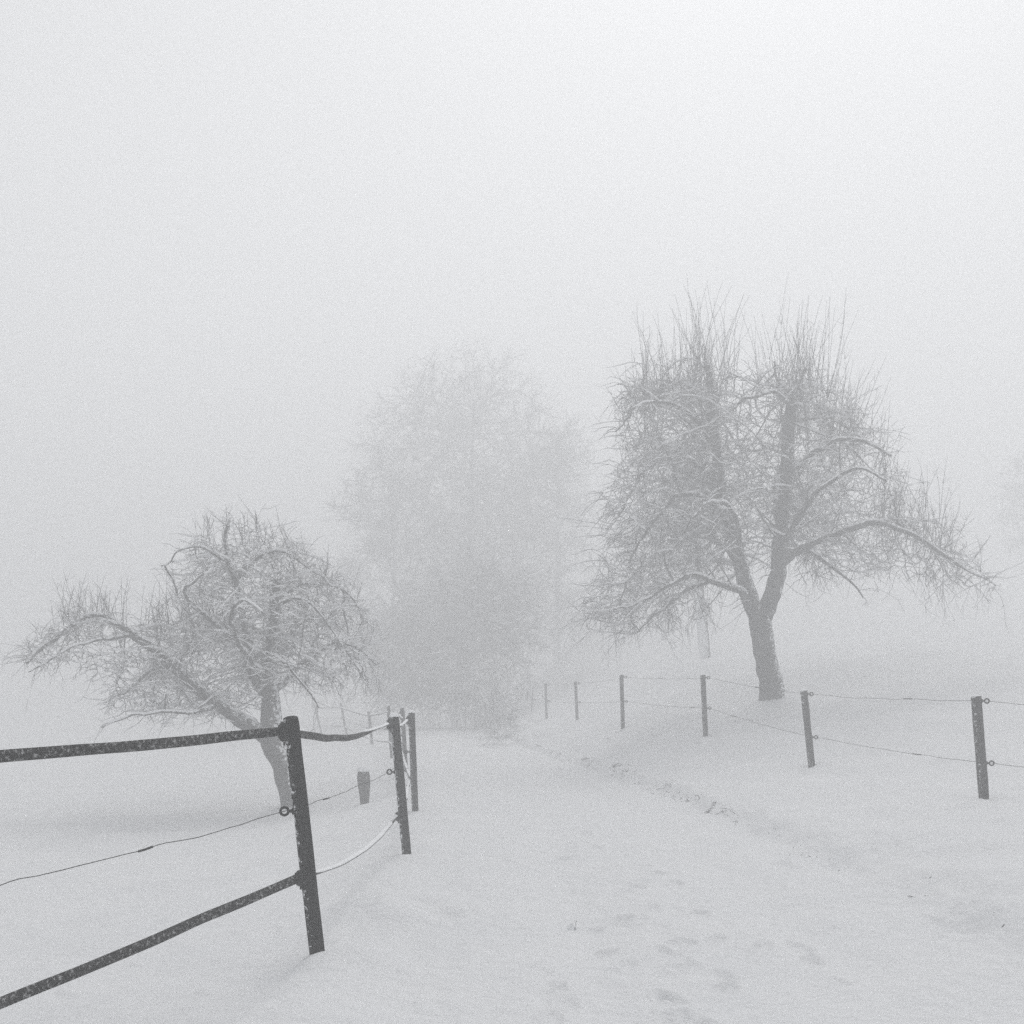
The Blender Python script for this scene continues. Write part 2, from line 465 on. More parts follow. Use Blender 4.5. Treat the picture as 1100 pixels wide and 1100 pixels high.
def tree(name, D, base_px, limbs, ells, label, group=None, seed=1, dens=60, step=0.1, kill=0.2, infl=1.3, iters=40,
         trop=-0.05, tip=0.0045, twig=(1.1, 0.12, 0.42), sub=1.0, shoots=(), snow=0.5, snow_t=0.007, limb_step=0.06,
         sides=12, grav=-0.05, jitter=0.3, twigmat=None, outward=0.6, cat='tree', trunk=True, gnarl=0.02, curl=0.24, barkmat=None, main=3, thin=0.62, clump=0, boughs=None, limbtwigs=2, back=0.0, fall=0.45):
    g = rng(seed)
    s = D/F
    def W(px, py, dd): return [(px - 550)*s, D + dd, EYE - (py - HOR)*s]
    base = np.array(W(base_px[0], base_px[1], 0)); base[2] = H(base[0], base[1])
    root = empty(name, base, label=label, cat=cat, group=group)
    twm = twigmat or M_TWIG
    aT, aTS, aC, aCS = Acc(), Acc(), Acc(), Acc()
    nodes = []; nrad = []
    for li, L in enumerate(limbs):
        fs = 1.0 if li < main else thin
        p = [W(q[0], q[1], q[2]) + [q[3]*s*fs] for q in L]
        c = spline(p, limb_step)
        w = np.zeros((len(c), 3))
        for ax in range(3):
            w[:, ax] = vnoise(c[:, 2]*3.1 + c[:, 0]*2.3 + ax*17, c[:, 1]*2 + ax*5, seed + ax)*gnarl + \
                       vnoise(c[:, 2]*8.1 + c[:, 0]*7.3 + ax*17, c[:, 1]*2 + ax*5, seed + ax + 7)*gnarl*0.4
        w *= 0.35 if li < main and trunk else 1.0
        w *= sstep(0, 0.5, np.linspace(0, 1, len(c))*len(c)*limb_step)[:, None]
        c[:, :3] += w
        rr = np.maximum(c[:, 3], 0.006)
        if trunk:
            tubes(aT, c[None, :, :3], rr[None], sides if rr.max() > 0.06 else 7, 0.10, seed, cap=True)
            snow_on(aTS, c[None, :, :3].copy(), rr[None], seed, 0.012, 0.85, 8, 0.62)
        every = max(1, int(0.12/limb_step))
        for q, r_ in zip(c[::every, :3], rr[::every]):
            if r_ < 0.125: nodes.append(q); nrad.append(r_)
    nodes = np.array(nodes); n0 = len(nodes)
    E = [(W(e[0], e[1], e[2] + back*min(1.0, e[5])), e[3]*s, e[5], e[4]*s, e[6] if len(e) > 6 else 1) for e in ells]
    pts = ellipsoid_points(g, E, dens, clump, fall)
    if boughs:
        EC = np.array([e[0] for e in E]); ER = np.array([[e[1], e[2], e[3]] for e in E])
        def inside(q, k=1.0): return (((((q[:, None] - EC[None])/ER[None])**2).sum(2)).min(1)) < k
        m = boughs[0]*6
        ids = g.integers(0, n0, m); st = nodes[ids]
        d = st - np.array([base[0], base[1], 0]); d[:, 2] = 0
        d /= np.linalg.norm(d, axis=1, keepdims=True) + .2
        d = d*0.55 + g.normal(0, 0.85, (m, 3)); d[:, 2] = d[:, 2]*0.7 + 0.35
        ln = g.uniform(boughs[1], boughs[2], m)
        P, rd = grow(g, st, d, ln, tip*g.uniform(1.6, 4.2, m), 14, 0.15, -0.07, 0.28)
        ok = inside(P[:, -1], 1.05) & inside(P[:, 8], 1.1) & ((P[:, -1, 1] > D) | (g.random(m) < 0.45))
        P, rd = P[ok][:boughs[0]], rd[ok][:boughs[0]]
        tubes(aC, P, rd, 5)
        snow_on(aCS, P, rd, seed + 9, snow_t*1.3, min(snow*1.3, 0.95), 5, 0.8)
        nodes = np.vstack([nodes, P[:, 2::2].reshape(-1, 3)]); n0 = len(nodes)
    NP, par = colonise(g, nodes, pts, step, kill, infl, iters, jitter, trop)
    chs, rad = chains_of(NP, par, n0, tip, 2.35, 0.045)
    by = {}
    for c in chs: by.setdefault(len(c), []).append(c)
    for K, cs in by.items():
        idx = np.array(cs)
        P = NP[idx].copy(); rd = rad[idx].copy(); rd[:, 0] = np.minimum(rd[:, 0], rd[:, 1]*1.25)
        rd[:, -1] *= 0.7
        # smooth the chain a little
        if K > 3:
            P[:, 1:-1] = 0.5*P[:, 1:-1] + 0.25*(P[:, :-2] + P[:, 2:])
        tubes(aC, P, rd, 4)
        snow_on(aCS, P, rd, seed + 3, snow_t, snow, 4)
    # twigs
    cand = np.arange(n0, len(NP))
    ids = np.concatenate([g.choice(cand, int(len(cand)*twig[0])), g.integers(0, n0, int(n0*limbtwigs))])
    n = len(ids)
    st = NP[ids]; pp = np.where(par[ids] < 0, ids, par[ids]); pd = NP[ids] - NP[pp]; pd /= np.linalg.norm(pd, axis=1, keepdims=True) + 1e-6
    ctr = np.mean(pts, axis=0)
    out = st - np.array([base[0], base[1], ctr[2]]); out /= np.linalg.norm(out, axis=1, keepdims=True)
    d = g.normal(0, 0.8, (n, 3)) + 0.6*pd + outward*out
    ln = g.uniform(twig[1], twig[2], n)*g.choice([0.8, 1, 1, 1.5, 1.8], n)
    P, rd = grow(g, st, d, ln, np.full(n, tip*1.0), 6, curl, grav)
    tubes(aC, P, rd, 3)
    snow_on(aCS, P, rd, seed + 5, snow_t*0.75, snow*0.8, 3)
    if sub > 0:
        m = int(n*sub)
        ii = g.integers(0, n, m); kk = g.integers(1, 5, m)
        s2 = P[ii, kk]; d2 = (P[ii, kk+1] - P[ii, kk]); d2 /= np.linalg.norm(d2, axis=1, keepdims=True)
        d2 = d2 + g.normal(0, 0.7, (m, 3))
        P2, r2 = grow(g, s2, d2, ln[ii]*g.uniform(0.3, 0.6, m), np.full(m, tip*0.75), 4, curl, grav)
        tubes(aC, P2, r2, 3)
    # upright water shoots: (x0,x1, ybase0,ybase1, n, len0,len1)
    if len(shoots):
        for (x0, x1, y0, y1, cnt, l0, l1, lean) in shoots:
            NPx = 550 + NP[:, 0]/s; NPy = HOR - (NP[:, 2] - EYE)/s
            sel = np.where((NPx > x0) & (NPx < x1) & (NPy > y0) & (NPy < y1))[0]
            if len(sel) == 0: continue
            si = g.choice(sel, cnt)
            d = np.stack([g.normal(lean, 0.22, cnt), g.normal(0, 0.22, cnt), np.ones(cnt)], -1)
            L_ = g.uniform(l0, l1, cnt)
            P, rd = grow(g, NP[si], d, L_, np.full(cnt, tip*1.15), 8, 0.055, 0.03, 0.4)
            tubes(aC, P, rd, 3)
            # small side spurs on the shoots
            m = cnt*5
            ii = g.integers(0, cnt, m); kk = g.integers(1, 6, m)
            d2 = np.stack([g.normal(0, 0.6, m), g.normal(0, 0.6, m), g.uniform(0.5, 1.2, m)], -1)
            P2, r2 = grow(g, P[ii, kk], d2, g.uniform(0.08, 0.3, m), np.full(m, tip*0.6), 4, 0.12, 0.02)
            tubes(aC, P2, r2, 3)
    if trunk:
        t = aT.build('trunk', barkmat or M_BARK, root)
        aTS.build('settled_snow', M_TSNOW, t)
    cr = aC.build('crown' if cat == 'tree' else 'branches', twm, root)
    aCS.build('settled_snow', M_TSNOW, cr)
    return root

# ------------------------------------------------------------------ the two fruit trees
def build_left_tree():
    limbs = [
        [(318, 885, 0, 15), (314, 866, 0, 12.5), (305, 828, 0, 11.5), (295, 800, 0, 12.5), (291, 780, 0, 13), (290, 760, .02, 10.5), (289, 740, .05, 9.5),
         (285, 715, .1, 8), (290, 690, .1, 7), (293, 665, .15, 6), (294, 640, .1, 5), (297, 622, 0, 3.6)],
        [(296, 800, 0, 7.7), (283, 788, -.05, 9.0), (262, 774, -.15, 8.2), (240, 757, -.25, 7.3), (215, 737, -.35, 6.9), (192, 715, -.4, 6.0), (172, 697, -.4, 5.3), (150, 683, -.35, 4.5),
         (128, 668, -.3, 4.0), (103, 663, -.2, 3.3), (82, 672, -.1, 2.6), (60, 687, 0, 2.1), (38, 700, .1, 1.5), (24, 712, .15, 1.0)],
        [(289, 752, 0, 8), (275, 735, .1, 6.5), (266, 705, .2, 5.6), (259, 675, .2, 5), (255, 645, .15, 5.2), (254, 625, .1, 5), (246, 603, 0, 4.5), (240, 580, 0, 3.4), (245, 560, 0, 2)],
        [(254, 620, .1, 4.5), (264, 606, .1, 3.6), (276, 598, .15, 3), (300, 590, .2, 2), (318, 600, .3, 1.2)],
        [(275, 735, 0, 5), (262, 700, -.3, 4.5), (240, 676, -.5, 4.5), (222, 658, -.6, 4), (211, 640, -.6, 3.4), (216, 628, -.6, 2.2), (232, 622, -.6, 1.4)],
        [(289, 748, 0, 7), (300, 735, .1, 6), (312, 722, .3, 4.5), (330, 702, .5, 3.5), (352, 690, .7, 2.6), (375, 695, .9, 2), (395, 715, 1.0, 1.2)],
        [(287, 712, -.1, 5), (300, 706, -.4, 3.4), (318, 717, -.7, 2.8), (335, 737, -.9, 2), (352, 760, -1.0, 1)],
        [(292, 660, 0, 4), (312, 645, -.3, 3), (335, 650, -.5, 2.2), (360, 675, -.7, 1.6), (382, 705, -.8, 1.1), (398, 730, -.8, .8)],
        [(294, 640, 0, 4), (318, 628, .3, 3), (345, 622, .6, 2.2), (370, 635, .8, 1.5), (388, 665, .9, 1)],
        [(246, 605, 0, 3), (225, 592, -.3, 2.2), (205, 597, -.5, 1.6), (185, 612, -.6, 1)],
        [(240, 757, -.25, 5), (215, 765, -.6, 3), (190, 762, -.9, 2.4), (165, 768, -1.1, 1.7), (140, 778, -1.2, 1)],
        [(192, 715, -.4, 4.5), (165, 722, -.1, 3.2), (140, 738, .2, 2.3), (115, 750, .4, 1.4)],
        [(289, 730, 0, 6), (292, 700, .6, 4.5), (300, 670, 1.1, 3.5), (320, 655, 1.5, 2.4), (350, 668, 1.8, 1.4)],
        [(283, 735, 0, 5), (270, 700, -.7, 4), (268, 670, -1.2, 3), (285, 655, -1.6, 2), (310, 670, -1.9, 1.2)],
        [(260, 690, 0, 4.5), (235, 672, .6, 3.2), (205, 668, 1.1, 2.4), (175, 680, 1.4, 1.4)],
        [(150, 683, -.35, 3.5), (120, 690, -.6, 2.2), (90, 700, -.7, 1.6), (52, 722, -.7, 1)],
    ]
    ells = [  # px, py, dd, rx px, ry px, depth radius m
        (255, 595, 0, 66, 42, 1.1), (215, 620, 0, 42, 30, 1.0), (325, 655, .1, 62, 52, 1.5), (345, 705, .1, 58, 36, 1.6), (240, 670, 0, 80, 48, 1.5), (300, 620, .1, 55, 38, 1.2),
        (175, 712, -.1, 62, 48, 1.3), (165, 755, -.3, 55, 22, 1.0), (215, 740, -.2, 62, 32, 1.1), (135, 672, -.3, 48, 20, .6, 3), (75, 680, -.1, 38, 15, .45, 4), (35, 703, .1, 24, 20, .4, 6), (100, 710, -.3, 40, 22, .6, 1.2), (90, 655, -.2, 34, 14, .4, 1.5), (385, 728, .1, 28, 16, .9), (290, 712, 0, 60, 30, 1.5),
    ]
    shoots = [(60, 215, 640, 700, 120, 0.35, 1.05, -0.15), (205, 330, 545, 590, 30, 0.2, 0.5, 0.0), (320, 390, 600, 650, 22, 0.25, 0.7, 0.1), (20, 90, 660, 710, 18, 0.15, 0.45, -0.5)]
    tree('fruit_tree', 18.0, (316, 868), limbs, ells,
         'low leaning old fruit tree with a long arching limb behind the black fence post', seed=11, dens=130, main=2, clump=1.7, boughs=(190, 0.5, 1.7), back=0.45, limbtwigs=1.5,
         step=0.08, kill=0.13, infl=1.2, iters=42, jitter=0.3, trop=-0.07, tip=0.0050, twig=(0.85, 0.12, 0.48), sub=0.9, curl=0.27, shoots=shoots, snow=0.95, snow_t=0.012, grav=-0.06, gnarl=0.05)

def build_right_tree():
    limbs = [
        [(834, 764, 0, 17.4), (830, 748, 0, 13.9), (827, 730, 0, 12.6), (822, 700, 0, 12.2), (818, 675, 0, 11.7), (816, 655, 0, 12.2)],
        [(818, 672, 0, 8.7), (808, 648, .02, 9.6), (800, 622, .05, 8.4), (794, 598, .1, 7.7), (787, 572, .1, 7.1), (780, 545, .15, 6.6), (775, 515, .15, 6.3), (771, 485, .1, 5.7), (767, 452, .05, 5.2), (764, 422, 0, 4.3), (760, 392, 0, 2.6)],
        [(817, 672, 0, 8.7), (826, 648, -.03, 9.6), (834, 620, -.05, 8.7), (837, 592, -.05, 8.4), (840, 565, -.05, 7.8), (844, 535, 0, 7.7), (846, 505, .05, 7.1), (847, 475, .05, 7.0), (849, 450, .05, 6.4), (851, 428, .05, 6.1)],
        [(835, 612, -.05, 7), (848, 598, -.15, 7), (868, 586, -.3, 6.2), (890, 577, -.45, 5.6), (912, 570, -.55, 5.4), (930, 566, -.6, 5), (950, 571, -.6, 4.2), (975, 583, -.6, 3.4), (1003, 600, -.5, 2.6), (1030, 618, -.5, 1.8), (1060, 632, -.4, 1)],
        [(812, 655, 0, 6), (801, 640, -.1, 6.2), (788, 633, -.3, 6), (772, 631, -.45, 5), (757, 626, -.55, 4.4), (740, 622, -.6, 3.8), (715, 632, -.7, 3), (690, 645, -.8, 2.2), (655, 660, -.9, 1.2)],
        [(785, 566, .1, 6), (768, 548, -.2, 4.6), (742, 536, -.5, 3.8), (715, 545, -.8, 3), (692, 572, -1, 2.2), (672, 610, -1.1, 1.4)],
        [(776, 522, .1, 5), (752, 498, .3, 4), (722, 487, .5, 3.2), (695, 500, .7, 2.4), (670, 545, .9, 1.5)],
        [(770, 480, .1, 5), (745, 455, -.3, 3.8), (710, 440, -.6, 2.8), (680, 448, -.8, 2), (655, 475, -.9, 1.2)],
        [(765, 430, 0, 4), (745, 410, .3, 3), (718, 405, .5, 2), (695, 420, .6, 1.2)],
        [(850, 436, .05, 4), (832, 428, -.2, 3.4), (810, 430, -.4, 2.8), (788, 440, -.5, 2.2), (770, 455, -.5, 1.4)],
        [(846, 510, 0, 5.5), (868, 492, -.3, 4.5), (892, 480, -.5, 4), (918, 484, -.6, 3), (945, 498, -.6, 1.6)],
        [(844, 540, 0, 5), (866, 545, .4, 4), (890, 548, .8, 3.4), (915, 555, 1.1, 2.4), (940, 575, 1.3, 1.4)],
        [(848, 455, 0, 5), (872, 445, .3, 3.6), (898, 442, .5, 2.6), (925, 455, .6, 1.4)],
        [(850, 428, 0, 4.5), (860, 410, 0, 3), (868, 392, .1, 2)], [(850, 428, 0, 4), (838, 408, .1, 2.6), (833, 388, .1, 1.6)],
        [(800, 620, 0, 6), (790, 590, .7, 4.6), (775, 560, 1.3, 3.8), (750, 540, 1.8, 2.8), (720, 545, 2.1, 1.6)],
        [(797, 610, 0, 6), (785, 580, -.8, 4.4), (765, 555, -1.4, 3.4), (740, 560, -1.9, 2.4), (715, 590, -2.2, 1.4)],
        [(837, 590, 0, 6), (850, 560, -.8, 4.4), (865, 535, -1.4, 3.4), (890, 525, -1.8, 2.4), (915, 540, -2.0, 1.4)],
        [(838, 585, 0, 6), (845, 550, .8, 4.4), (850, 510, 1.4, 3.6), (865, 480, 1.8, 2.6), (890, 475, 2.1, 1.4)],
        [(780, 545, 0, 5), (760, 500, 1.0, 4), (740, 470, 1.5, 3), (715, 460, 1.9, 1.6)],
        [(930, 566, -.6, 4), (955, 560, -.2, 3), (980, 570, .1, 2), (1010, 590, .3, 1.2)],
        [(860, 590, -.2, 4), (880, 605, -.4, 3), (900, 625, -.5, 2), (915, 645, -.5, 1.2)],
        [(757, 627, -.5, 3.6), (730, 640, -.2, 2.6), (705, 660, 0, 1.8), (680, 680, .1, 1)],
    ]
    ells = [
        (760, 420, 0, 60, 40, 1.4), (715, 450, 0, 50, 45, 1.5), (725, 510, 0, 68, 60, 1.9), (735, 575, 0, 72, 52, 2.0), (690, 600, -.2, 48, 48, 1.6), (668, 650, -.3, 50, 34, 1.0, 1.8), (712, 645, -.2, 66, 36, 1.3, 1.2), (640, 655, -.4, 26, 16, .6, 3), (665, 540, 0, 26, 50, 1.0), (690, 420, 0, 30, 30, 1.0),
        (808, 520, 0, 36, 60, 1.5, .7), (860, 430, 0, 44, 34, 1.2), (895, 470, 0, 48, 40, 1.5), (885, 525, 0, 56, 42, 1.8), (880, 585, -.2, 60, 38, 1.5), (960, 592, -.4, 66, 26, 1.0, 2.2), (1010, 610, -.4, 46, 24, .7, 4), (1045, 630, -.4, 24, 10, .4, 6), (935, 530, -.2, 38, 32, 1.2), (780, 480, 0, 60, 50, 1.6), (990, 570, -.3, 34, 20, .6), (850, 500, .2, 60, 60, 1.5), (920, 455, .2, 34, 30, 1.0), (700, 405, 0, 30, 24, .9),
    ]
    shoots = [(690, 790, 385, 450, 105, 0.7, 1.8, -0.06), (735, 785, 385, 440, 60, 1.3, 2.4, 0.0), (825, 895, 385, 450, 115, 0.9, 2.3, 0.03), (885, 960, 430, 520, 85, 0.7, 1.6, 0.2), (930, 1025, 545, 600, 110, 0.8, 1.7, 0.05), (650, 700, 420, 500, 30, 0.4, 1.0, -0.35), (1000, 1050, 590, 620, 16, 0.3, 0.7, 0.3)]
    tree('fruit_tree', 22.0, (830, 752), limbs, ells,
         'tall fruit tree forking into two stems on the bank behind the wire fence', seed=23, dens=60, main=3, clump=1.3, boughs=(290, 0.8, 2.4), back=0.6, limbtwigs=1.5,
         step=0.10, kill=0.165, infl=1.5, iters=46, jitter=0.2, trop=-0.12, tip=0.0062, twig=(0.8, 0.18, 0.70), sub=0.9, curl=0.23, shoots=shoots, snow=0.82, snow_t=0.012, grav=-0.13, gnarl=0.05)

# ------------------------------------------------------------------ misty trees behind
def auto_limbs(g, base, top, spread, n, rbase, dspread):
    """trunk and a fan of limbs, in the pixel frame used by tree()"""
    bx, by = base; tx, ty = top
    L = [[(bx, by + 12, 0, rbase*1.15), (bx, by, 0, rbase), (bx*.7 + tx*.3, by*.7 + ty*.3, 0, rbase*.8), (bx*.4 + tx*.6, by*.4 + ty*.6, 0, rbase*.5), (bx*.1 + tx*.9, by*.1 + ty*.9, 0, rbase*.2)]]
    for k in range(n):
        t = 0.15 + 0.65*(k + g.random())/n
        sx = bx + (tx - bx)*t; sy = by + (ty - by)*t
        a = g.uniform(0, 2*math.pi); w = spread*(1 - 0.45*t)*g.uniform(.7, 1.05)
        ex = sx + math.cos(a)*w; ed = math.sin(a)*dspread*(1 - .4*t)
        ey = sy - w*g.uniform(.3, .9)
        r0 = rbase*(0.5 - 0.3*t)
        L.append([(sx, sy, 0, r0), (sx*.6 + ex*.4, sy*.55 + ey*.45 - 4, ed*.4, r0*.7), (ex, ey, ed, r0*.25)])
    return L

def build_back_trees():
    g = rng(77)
    G = 'bare trees fading into the fog'
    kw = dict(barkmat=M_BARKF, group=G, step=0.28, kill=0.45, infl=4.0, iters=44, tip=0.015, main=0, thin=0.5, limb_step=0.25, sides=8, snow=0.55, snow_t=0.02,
              jitter=0.25, trop=-0.02, grav=-0.02, clump=0.35, fall=0.75, twigmat=M_TWIGF, gnarl=0.06, twig=(2.8, 0.3, 1.1), sub=1.5)
    # tall rounded tree, middle of the picture
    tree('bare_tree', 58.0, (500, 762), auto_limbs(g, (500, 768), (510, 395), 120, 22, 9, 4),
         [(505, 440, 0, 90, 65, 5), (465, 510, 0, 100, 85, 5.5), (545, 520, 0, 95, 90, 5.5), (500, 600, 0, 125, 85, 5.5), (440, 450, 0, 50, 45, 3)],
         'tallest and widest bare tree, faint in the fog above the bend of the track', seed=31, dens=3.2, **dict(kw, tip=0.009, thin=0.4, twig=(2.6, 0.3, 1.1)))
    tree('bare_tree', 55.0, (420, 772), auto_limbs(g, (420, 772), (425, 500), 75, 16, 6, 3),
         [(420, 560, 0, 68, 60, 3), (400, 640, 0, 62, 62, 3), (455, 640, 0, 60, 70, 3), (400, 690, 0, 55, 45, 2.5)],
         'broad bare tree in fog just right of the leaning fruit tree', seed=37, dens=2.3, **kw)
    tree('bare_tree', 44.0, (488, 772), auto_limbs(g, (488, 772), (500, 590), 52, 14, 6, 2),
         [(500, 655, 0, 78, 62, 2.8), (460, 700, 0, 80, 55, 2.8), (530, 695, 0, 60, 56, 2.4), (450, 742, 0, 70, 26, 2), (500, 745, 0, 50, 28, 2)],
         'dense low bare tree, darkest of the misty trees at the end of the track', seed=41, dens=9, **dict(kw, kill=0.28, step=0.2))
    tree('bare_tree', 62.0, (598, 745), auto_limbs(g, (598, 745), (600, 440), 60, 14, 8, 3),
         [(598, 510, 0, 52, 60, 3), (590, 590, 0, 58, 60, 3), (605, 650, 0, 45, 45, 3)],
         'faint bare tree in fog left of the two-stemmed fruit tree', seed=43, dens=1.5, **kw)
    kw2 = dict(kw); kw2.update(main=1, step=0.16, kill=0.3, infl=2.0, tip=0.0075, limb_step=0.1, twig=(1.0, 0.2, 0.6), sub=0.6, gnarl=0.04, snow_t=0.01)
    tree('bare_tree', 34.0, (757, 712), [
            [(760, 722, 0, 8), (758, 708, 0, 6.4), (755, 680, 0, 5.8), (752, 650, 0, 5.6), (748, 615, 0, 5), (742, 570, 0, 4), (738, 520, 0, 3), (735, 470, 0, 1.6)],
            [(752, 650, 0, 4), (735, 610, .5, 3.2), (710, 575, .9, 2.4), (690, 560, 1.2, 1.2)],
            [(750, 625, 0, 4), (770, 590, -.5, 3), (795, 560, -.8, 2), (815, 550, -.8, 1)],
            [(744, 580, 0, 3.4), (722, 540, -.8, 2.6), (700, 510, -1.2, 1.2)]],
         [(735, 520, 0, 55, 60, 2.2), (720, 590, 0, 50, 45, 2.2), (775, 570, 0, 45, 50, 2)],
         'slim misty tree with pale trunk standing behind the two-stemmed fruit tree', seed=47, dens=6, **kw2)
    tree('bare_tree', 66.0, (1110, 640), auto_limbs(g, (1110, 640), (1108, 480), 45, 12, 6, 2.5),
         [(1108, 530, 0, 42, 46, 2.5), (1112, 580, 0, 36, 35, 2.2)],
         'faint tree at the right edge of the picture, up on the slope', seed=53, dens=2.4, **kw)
    # shrubs where the track disappears
    def shrub(D, cx, by, w, h, label, seed, dens):
        gg = rng(seed); L = []
        for k in range(9):
            x = cx + gg.normal(0, w*0.18); tx = x + gg.normal(0, w*0.45)
            L.append([(x, by + 3, 0, .9), ((x+tx)/2, by - h*.45, gg.normal(0, .2), .7), (tx, by - h*gg.uniform(.7, 1), gg.normal(0, .4), .3)])
        tree('shrub', D, (cx, by), L, [(cx, by - h*.5, 0, w*.5, h*.48, 0.8)], label, group='snowy shrubs beside the far bend of the track',
             seed=seed, cat='shrub', trunk=False, dens=dens, step=0.12, kill=0.2, infl=1.5, iters=16, tip=0.006, twig=(1.3, 0.15, 0.5), sub=0.6,
             limb_step=0.1, snow=0.6, snow_t=0.012, twigmat=M_TWIGF, grav=-0.01, trop=0.05)
    shrub(34.0, 545, 776, 46, 60, 'snowy shrub by the last thin posts of the wire fence', 61, 22)
    shrub(30.0, 533, 788, 26, 30, 'smallest snowy shrub, nearest at the far bend of the track', 62, 30)
    shrub(36.0, 512, 774, 40, 66, 'snowy shrub in front of the dark low misty tree', 63, 18)

# ------------------------------------------------------------------ fences
def post_mesh(acc, p0, p1, r, sides=20, rounded=True, seed=0):
    """weathered round post from p0 (in the snow) to p1 (top)"""
    p0 = np.array(p0); p1 = np.array(p1)
    L = np.linalg.norm(p1 - p0); k = max(10, int(L/0.035))
    t = np.linspace(0, 1, k)
    rr = r*(1 + 0.018*vnoise(t*9, t*0 + seed, seed))
    if rounded:
        ext = np.array([1 - 0.3*r/L, 1 - 0.12*r/L, 1.0]); re = np.array([0.95, 0.8, 0.35])*r
        t = np.concatenate([t[t < 1 - 0.5*r/L], ext]); rr = np.concatenate([rr[:len(t)-3], re])
    P = p0 + (p1 - p0)*t[:, None]
    tubes(acc, P[None], rr[None], sides, 0.03, seed, cap=True)

def cap_snow(acc, p, r, h):
    """little lopsided snow cap"""
    a = np.arange(14)/14*2*math.pi; rings = []
    for q in np.linspace(0, 1, 6):
        rr = r*0.96*math.cos(q*math.pi/2*0.93)*(1 + 0.10*np.sin(a*2 + 1) + 0.06*np.sin(a*5))
        rings.append(np.stack([p[0] + rr*np.cos(a) - 0.006*q, p[1] + rr*np.sin(a), p[2] - 0.012 + (h + 0.012)*math.sin(q*math.pi/2)*np.ones(14)], -1))
    v = np.array(rings)
    acc.add(v, grid_faces(6, 14, True))

def torus(acc, c, nrm, R0, r0, seg=18, sides=8):
    nrm = np.array(nrm, float); nrm /= np.linalg.norm(nrm)
    u = np.cross(nrm, [0.1, 0.2, 1]); u /= np.linalg.norm(u); w = np.cross(nrm, u)
    a = np.arange(seg)/seg*2*math.pi; b = np.arange(sides)/sides*2*math.pi
    v = np.array([[np.array(c) + (R0 + r0*math.cos(q))*(math.cos(p)*u + math.sin(p)*w) + r0*math.sin(q)*nrm for q in b] for p in a])
    i = np.arange(seg)[:, None]; j = np.arange(sides)[None]
    f = np.stack([i*sides+j, i*sides+(j+1) % sides, ((i+1) % seg)*sides+(j+1) % sides, ((i+1) % seg)*sides+j], -1).reshape(-1, 4)
    acc.add(v, f)

def rod(acc, a, b, r, sides=8, r1=None):
    tubes(acc, np.array([[a, b]], float), np.array([[r, r if r1 is None else r1]]), sides, cap=True)

def ring_insulator(parent, post_pt, side, r_post, scale=1.0, tilt=0.0):
    """screw-in eye insulator; returns the centre of its eye"""
    acc = Acc()
    s = np.array([side[0], side[1], 0]); s /= np.linalg.norm(s)
    p = np.array(post_pt)
    c = p + s*(r_post + 0.042*scale) + np.array([0, 0, tilt])
    rod(acc, p + s*(r_post - 0.02), c - s*0.018*scale, 0.008*scale, 10)
    rod(acc, p + s*(r_post - 0.004), p + s*(r_post + 0.008), 0.017*scale, 10)
    torus(acc, c, np.cross(s, [0, 0, 1]), 0.019*scale, 0.0065*scale)
    acc.build('insulator', M_BLACK, parent)
    return c

def tape_insulator(parent, post_pt, side, r_post, scale=1.0):
    """bulky round clamp with a knurled rim and screws that grips the ribbon"""
    acc = Acc()
    s = np.array([side[0], side[1], 0]); s /= np.linalg.norm(s)
    p = np.array(post_pt)
    nseg = 28; a = np.arange(nseg)/nseg*2*math.pi
    w = np.array([0, 0, 1.0]); u = np.cross(s, w)
    prof = [(r_post - 0.03, 0.040), (r_post - 0.006, 0.048), (r_post + 0.002, 0.056), (r_post + 0.012, 0.058), (r_post + 0.022, 0.052), (r_post + 0.028, 0.040), (r_post + 0.033, 0.026), (r_post + 0.036, 0.002)]
    v = []
    for dist, rr in prof:
        kn = 1 + (0.05*np.sin(a*9) if rr > 0.045 else 0*a)
        v.append(p + s*dist*1.0 + (rr*scale*kn)[:, None]*(np.cos(a)[:, None]*u + np.sin(a)[:, None]*w))
    acc.add(np.array(v), grid_faces(len(prof), nseg, True))
    for q in (-1, 1):
        c = p + s*(r_post + 0.020) + w*q*0.030*scale
        rod(acc, c, c + s*0.014 + w*q*0.002, 0.008, 8)
        rod(acc, p + s*(r_post - 0.004) + w*q*0.070*scale, p + s*(r_post + 0.006) + w*q*0.070*scale, 0.011, 8)
    acc.build('insulator', M_BLACK, parent)
    return p + s*(r_post + 0.022)

